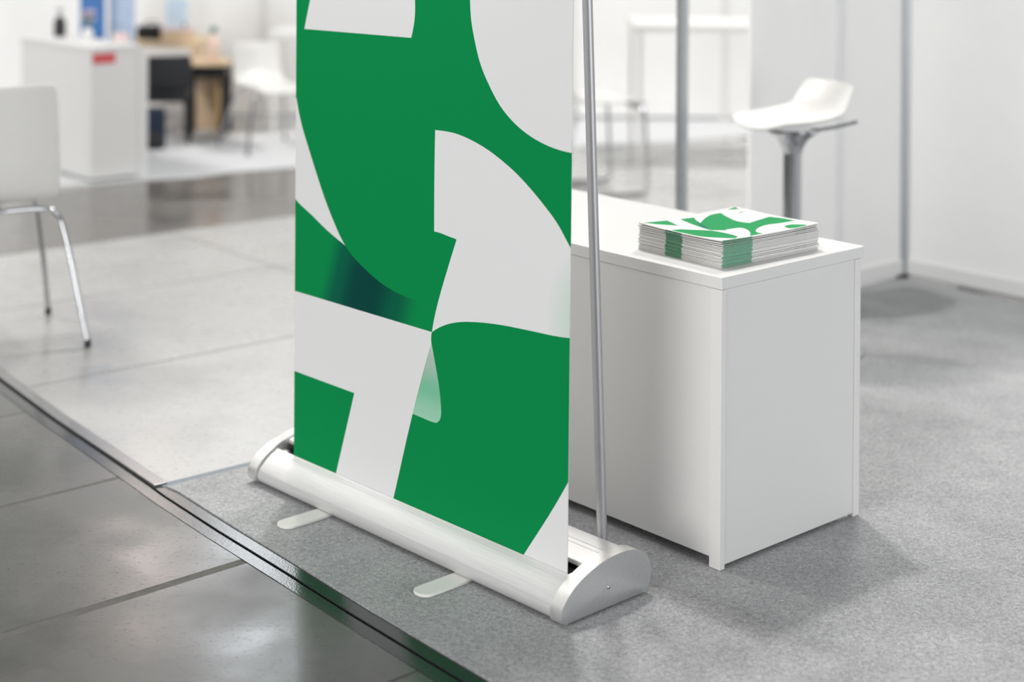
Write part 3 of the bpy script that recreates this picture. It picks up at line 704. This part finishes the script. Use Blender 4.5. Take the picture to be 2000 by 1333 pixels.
def shell_chair(name, label, loc, rz, seat_z=.45, back_z=.83, wd=.45, legs='four', mat='chair', group=None):
    """moulded one-piece chair, faces local +y"""
    c = root(name, (*loc, 0), rz, label, 'chair', group)
    hw = wd / 2
    prof_ = [(.225, seat_z - .025, hw * .92), (.205, seat_z - .003, hw * .96), (.10, seat_z, hw), (-.05, seat_z - .008, hw), (-.145, seat_z + .005, hw * .99), (-.195, seat_z + .05, hw * .97), (-.215, seat_z + .14, hw * .95), (-.232, seat_z + .27, hw * .91), (-.245, back_z - .02, hw * .86), (-.248, back_z, hw * .82)]
    rows_ = []
    for y, z, h in prof_:
        lift = .012 if y > -.17 else 0
        rows_.append([(x * h, y + (abs(x) ** 2.2) * (.035 if y < -.17 else 0), z + (abs(x) ** 4) * lift) for x in (-1, -.86, -.45, 0, .45, .86, 1)])
    sheet('seat_shell', rows_, .012, M[mat], c)
    fr_ = M['chrome'] if mat == 'chair' else M['dark']
    if legs == 'four':
        for sx_ in (-1, 1):
            for (yt, yb) in ((.15, .215), (-.14, -.255)):
                bm = bmesh.new()
                pts_ = spline([(sx_ * .05, yt, seat_z - .022), (sx_ * (hw - .06), yt, seat_z - .024), (sx_ * (hw - .012), yt, seat_z - .045), (sx_ * (hw + .012), yt + (yb - yt) * .2, seat_z - .12), (sx_ * (hw + .055), yb, .012)], 5)
                add_tube(bm, pts_, .0085, 12); lg = from_bm('leg', bm, fr_, c, smooth=60)
                lathe('foot_cap', [(.011, .0003), (.011, .02), (.009, .024)], M['dark'], lg, 14, (sx_ * (hw + .055), yb, 0))
        box('cross_brace', (-.05, -.145, seat_z - .030), (.05, .155, seat_z - .018), fr_, c)
    else:
        for sx_ in (-1, 1):
            bm = bmesh.new()
            pts_ = spline([(sx_ * .08, .17, seat_z - .020), (sx_ * (hw - .05), .17, seat_z - .022), (sx_ * (hw - .005), .185, seat_z - .035), (sx_ * hw, .20, seat_z - .08), (sx_ * hw, .215, .05), (sx_ * hw, .19, .012), (sx_ * hw, .14, .0095), (sx_ * hw, -.16, .0095), (sx_ * hw, -.215, .013), (sx_ * hw, -.23, .05), (sx_ * hw, -.17, seat_z - .07), (sx_ * (hw - .05), -.15, seat_z - .022), (sx_ * .08, -.15, seat_z - .018)], 5)
            add_tube(bm, pts_, .009, 12); from_bm('sled_leg', bm, fr_, c, smooth=60)
    return c
# left foreground chair, seen from behind: its right legs stand at (-1.33, 5.08) and (-1.58, 5.50)
fa = math.atan2(.42, -.25) - math.pi / 2
fd = Vector((math.cos(fa + math.pi / 2), math.sin(fa + math.pi / 2))); rd = Vector((fd.y, -fd.x))
pc = Vector((-1.33, 5.08)) - rd * .280 + fd * .255
shell_chair('shell_chair', 'white plastic shell chair with chrome legs on the concrete, seen from behind', (pc.x, pc.y), fa, .452, .835)
# chair behind the counter, side on, right front corner at (.61, 7.9)
sa = R(-68)
shell_chair('sled_chair', 'white chair on a chrome sled base behind the roll-up banner pole', (.385, 7.93), sa, .452, .80, .42, 'sled')

def round_table(name, label, x, y, z, r_, group=None):
    t = root(name, (x, y, 0), 0, label, 'table', group)
    lathe('table_top', [(r_ - .006, z - .026), (r_, z - .020), (r_, z - .004), (r_ - .004, z)], M['chair'], t, 48)
    lathe('column', [(.03, .02), (.03, z - .03), (.07, z - .026)], M['chair'], t, 24)
    lathe('base_disc', [(.21, .0005), (.21, .008), (.05, .022), (.03, .024)], M['chair'], t, 40)
    return t
def slab_table(name, label, x0, x1, y0, y1, z, mat, th=.04):
    t = root(name, ((x0 + x1) / 2, (y0 + y1) / 2, ZC + .006), 0, label, 'table')
    a, b = (x1 - x0) / 2, (y1 - y0) / 2
    box('table_top', (-a, -b, z - th), (a, b, z), mat, t, .004)
    for sx_ in (-1, 1):
        for sy_ in (-1, 1):
            cx, cy_ = sx_ * (a - .03), sy_ * (b - .03)
            box('leg', (cx - .010, cy_ - .010, .0003), (cx + .010, cy_ + .010, z - th - .0003), mat, t)
    return t
slab_table('meeting_table', 'white table top behind the free standing post, at the far right', .66, 1.75, 8.6, 9.3, .765, M['chair'], .035)
slab_table('bar_table', 'white high table half hidden behind the left edge of the banner', -1.47, -.55, 9.75, 10.25, .625, M['chair'], .05)
fch = shell_chair('sled_chair', 'far white chair at the white high table, left of the banner', (-1.39, 9.25), R(-150), .36, .52, .30, 'four')
fch.location.z = ZC + .006

# ------------------------------------------------------------------ far booth on the left
rc0 = Vector((-2.10, 8.076)); RL, RW, RH = .80, .262, .678
orc = rc0 + U * (RL / 2) + W_ * (RW / 2)
rc = root('reception_counter', (orc.x, orc.y, ZC + .0062), RZ, 'far white reception counter with a small red plate on its end', 'counter')
a, b = RL / 2, RW / 2
box('counter_top', (-a - .004, -b - .004, RH - .03), (a + .004, b + .004, RH), M['lam'], rc, .002)
box('front_panel', (-a, -b, .012), (a - .02, -b + .018, RH - .0305), M['lam'], rc)
box('end_panel', (a - .019, -b, .012), (a, b, RH - .0305), M['lam'], rc)
box('end_panel', (-a, -b + .0185, .012), (-a + .019, b, RH - .0305), M['lam'], rc)
box('back_edge_board', (a - .03, b + .0005, .001), (a + .004, b + .05, RH - .0305), M['lam'], rc)
box('plinth', (-a + .02, -b + .02, .0005), (a - .021, b - .02, .04), M['dark'], rc)
box('red_plate', (a + .0002, -b + .006, .592), (a + .004, -b + .130, .642), M['red'], rc)
def on_rc(x, y): q = orc + (-U) * x + W_ * y; return (q.x, q.y, ZC + .0062 + RH + .0006)
p_ = on_rc(-.28, .03); pb_ = root('pump_bottle', p_, 0, 'dark pump bottle at the left end of the far reception counter', 'bottle')
lathe('body', [(.030, 0), (.032, .01), (.032, .085), (.014, .11)], M['dark'], pb_, 20)
lathe('pump_head', [(.009, .1102), (.009, .135), (.02, .14), (.02, .152)], M['post'], pb_, 16)
p_ = on_rc(0, .05); fl = root('flower_vase', p_, 0, 'small vase of mauve flowers on the far reception counter', 'vase')
lathe('vase', [(.022, 0), (.03, .02), (.026, .05), (.018, .06)], M['chair'], fl, 20)
bm = bmesh.new()
for i in range(9):
    a_ = i * 2.4; q = (math.cos(a_) * .03, math.sin(a_) * .03, .105 + .018 * (i % 3))
    add_tube(bm, [(0, 0, .0605), (q[0] * .5, q[1] * .5, .08), q], .0022, 6)
from_bm('stems', bm, M['leaf'], fl)
for i in range(9):
    a_ = i * 2.4; bm = bmesh.new(); bmesh.ops.create_icosphere(bm, subdivisions=2, radius=.015, matrix=Matrix.Translation((math.cos(a_) * .03, math.sin(a_) * .03, .112 + .018 * (i % 3))))
    from_bm('blossom', bm, M['purple'], fl, smooth=180)
bx_ = on_rc(.29, .09); cb = root('leaflet_box', bx_, RZ, 'pink and white leaflet box on the far reception counter', 'box')
box('tray', (-.05, -.03, 0), (.05, .03, .012), M['chair'], cb); box('leaflets', (-.042, -.024, .0122), (.042, .024, .052), M['pink'], cb)
def poster(name, label, x0, x1, y, h, mat):
    r_ = root(name, ((x0 + x1) / 2, y, ZC + .0065), 0, label, 'poster stand'); a_ = (x1 - x0) / 2
    box('poster_panel', (-a_, -.010, .03), (a_, .010, h), mat, r_)
    box('base', (-a_, -.09, .0003), (a_, .09, .0295), M['post'], r_, .004)
    return r_
poster('poster_stand', 'strong blue poster panel behind the far reception counter', -2.55, -2.405, 9.55, 1.9, M['blue'])
poster('poster_stand', 'pale blue poster panel between the strong blue one and the black bag', -2.395, -2.245, 9.62, 1.9, M['pblue'])
box_z = ZC + .006
dk = root('desk', (-2.02, 10.15, box_z), 0, 'pale wooden desk behind the charcoal tub chair', 'desk')
box('desk_top', (-.42, -.26, .515), (.10, .26, .555), M['wood'], dk, .003)
for x in (-.40, .06):
    box('side_panel', (x, -.24, .0003), (x + .025, .24, .5147), M['wood'], dk)
bg_ = root('black_bag', (-2.24, 10.04, box_z + .5552), 0, 'black bag standing on the left of the wooden desk', 'bag')
box('body', (-.085, -.05, 0), (.065, .05, .085), M['black'], bg_, .015)
tube('handle', [(-.035, 0, .084), (-.03, 0, .11), (.03, 0, .11), (.035, 0, .084)], .005, M['black'], bg_, 10)
bb = root('beige_box', (-2.075, 10.02, box_z + .5552), R(4), 'beige box on the wooden desk, right of the black bag', 'box')
box('body', (-.085, -.10, 0), (.105, .10, .055), M['wood'], bb, .004); box('lid', (-.088, -.103, .0552), (.108, .103, .07), M['pink'], bb, .004)
ff = root('file_box', (-2.12, 10.24, box_z + .5552), 0, 'light blue file box standing at the back of the wooden desk', 'box')
box('body', (-.06, -.06, 0), (.06, .06, .24), M['sky'], ff, .003); box('label_tab', (.052, -.063, .03), (.068, -.0602, .09), M['dark'], ff)

tc_ = root('tub_chair', (-2.03, 9.42, box_z), R(8), 'low charcoal tub chair in front of the wooden desk', 'chair')
prof2 = [(-.13, .33, .168), (-.150, .37, .172), (-.160, .44, .172), (-.165, .51, .168), (-.165, .525, .160)]
rows = []
for y, z, h in prof2: rows.append([(x * h, y + (abs(x) ** 2) * .05, z) for x in (-1, -.8, -.4, 0, .4, .8, 1)])
sheet('backrest', rows, .03, M['char'], tc_)
box('seat', (-.16, -.12, .25), (.16, .18, .33), M['char'], tc_, .02)
for x in (-.14, .14):
    for y in (-.10, .15):
        tube('leg', [(x * .95, y * .95, .2505), (x * 1.1, y * 1.15, .002)], [.014, .009], M['dark'], tc_, 10)
bk = root('dark_backpack', (-2.03, 9.20, box_z), R(10), 'dark navy backpack on the floor beside the tub chair', 'bag')
bm = bmesh.new(); add_box(bm, (-.06, -.05, 0), (.06, .05, .235)); o = from_bm('body', bm, plain('navy_cloth', (.01, .02, .045, 1), .7, 0, .2, 60), bk, bev=.025); o.modifiers['bevel'].segments = 4
box('front_pocket', (-.045, -.068, .02), (.045, -.0502, .10), M['char'], bk, .008)
ct = root('cube_table', (-1.835, 9.78, box_z), 0, 'small black framed side table with a honey wood inside', 'table')
box('table_top', (-.13, -.12, .425), (.13, .12, .450), M['wood'], ct, .003)
box('apron', (-.125, -.115, .355), (.125, .115, .4247), M['black'], ct)
for x in (-.125, .095):
    for y in (-.115, .085): box('leg', (x, y, .0003), (x + .03, y + .03, .3547), M['dark'], ct)
box('back_panel', (-.094, .09, .02), (.094, .105, .3547), M['wood'], ct); box('side_panel', (.064, -.08, .02), (.094, .084, .3547), M['wood2'], ct)
bt = root('bottle', (-1.80, 9.76, box_z + .4504), 0, 'peach coloured bottle with a dark green cap on the small side table', 'bottle')
lathe('body', [(.038, 0), (.042, .01), (.042, .10), (.030, .14), (.016, .165)], M['cork'], bt, 24)
lathe('cap', [(.019, .1652), (.019, .20), (.016, .204)], M['gcap'], bt, 18)
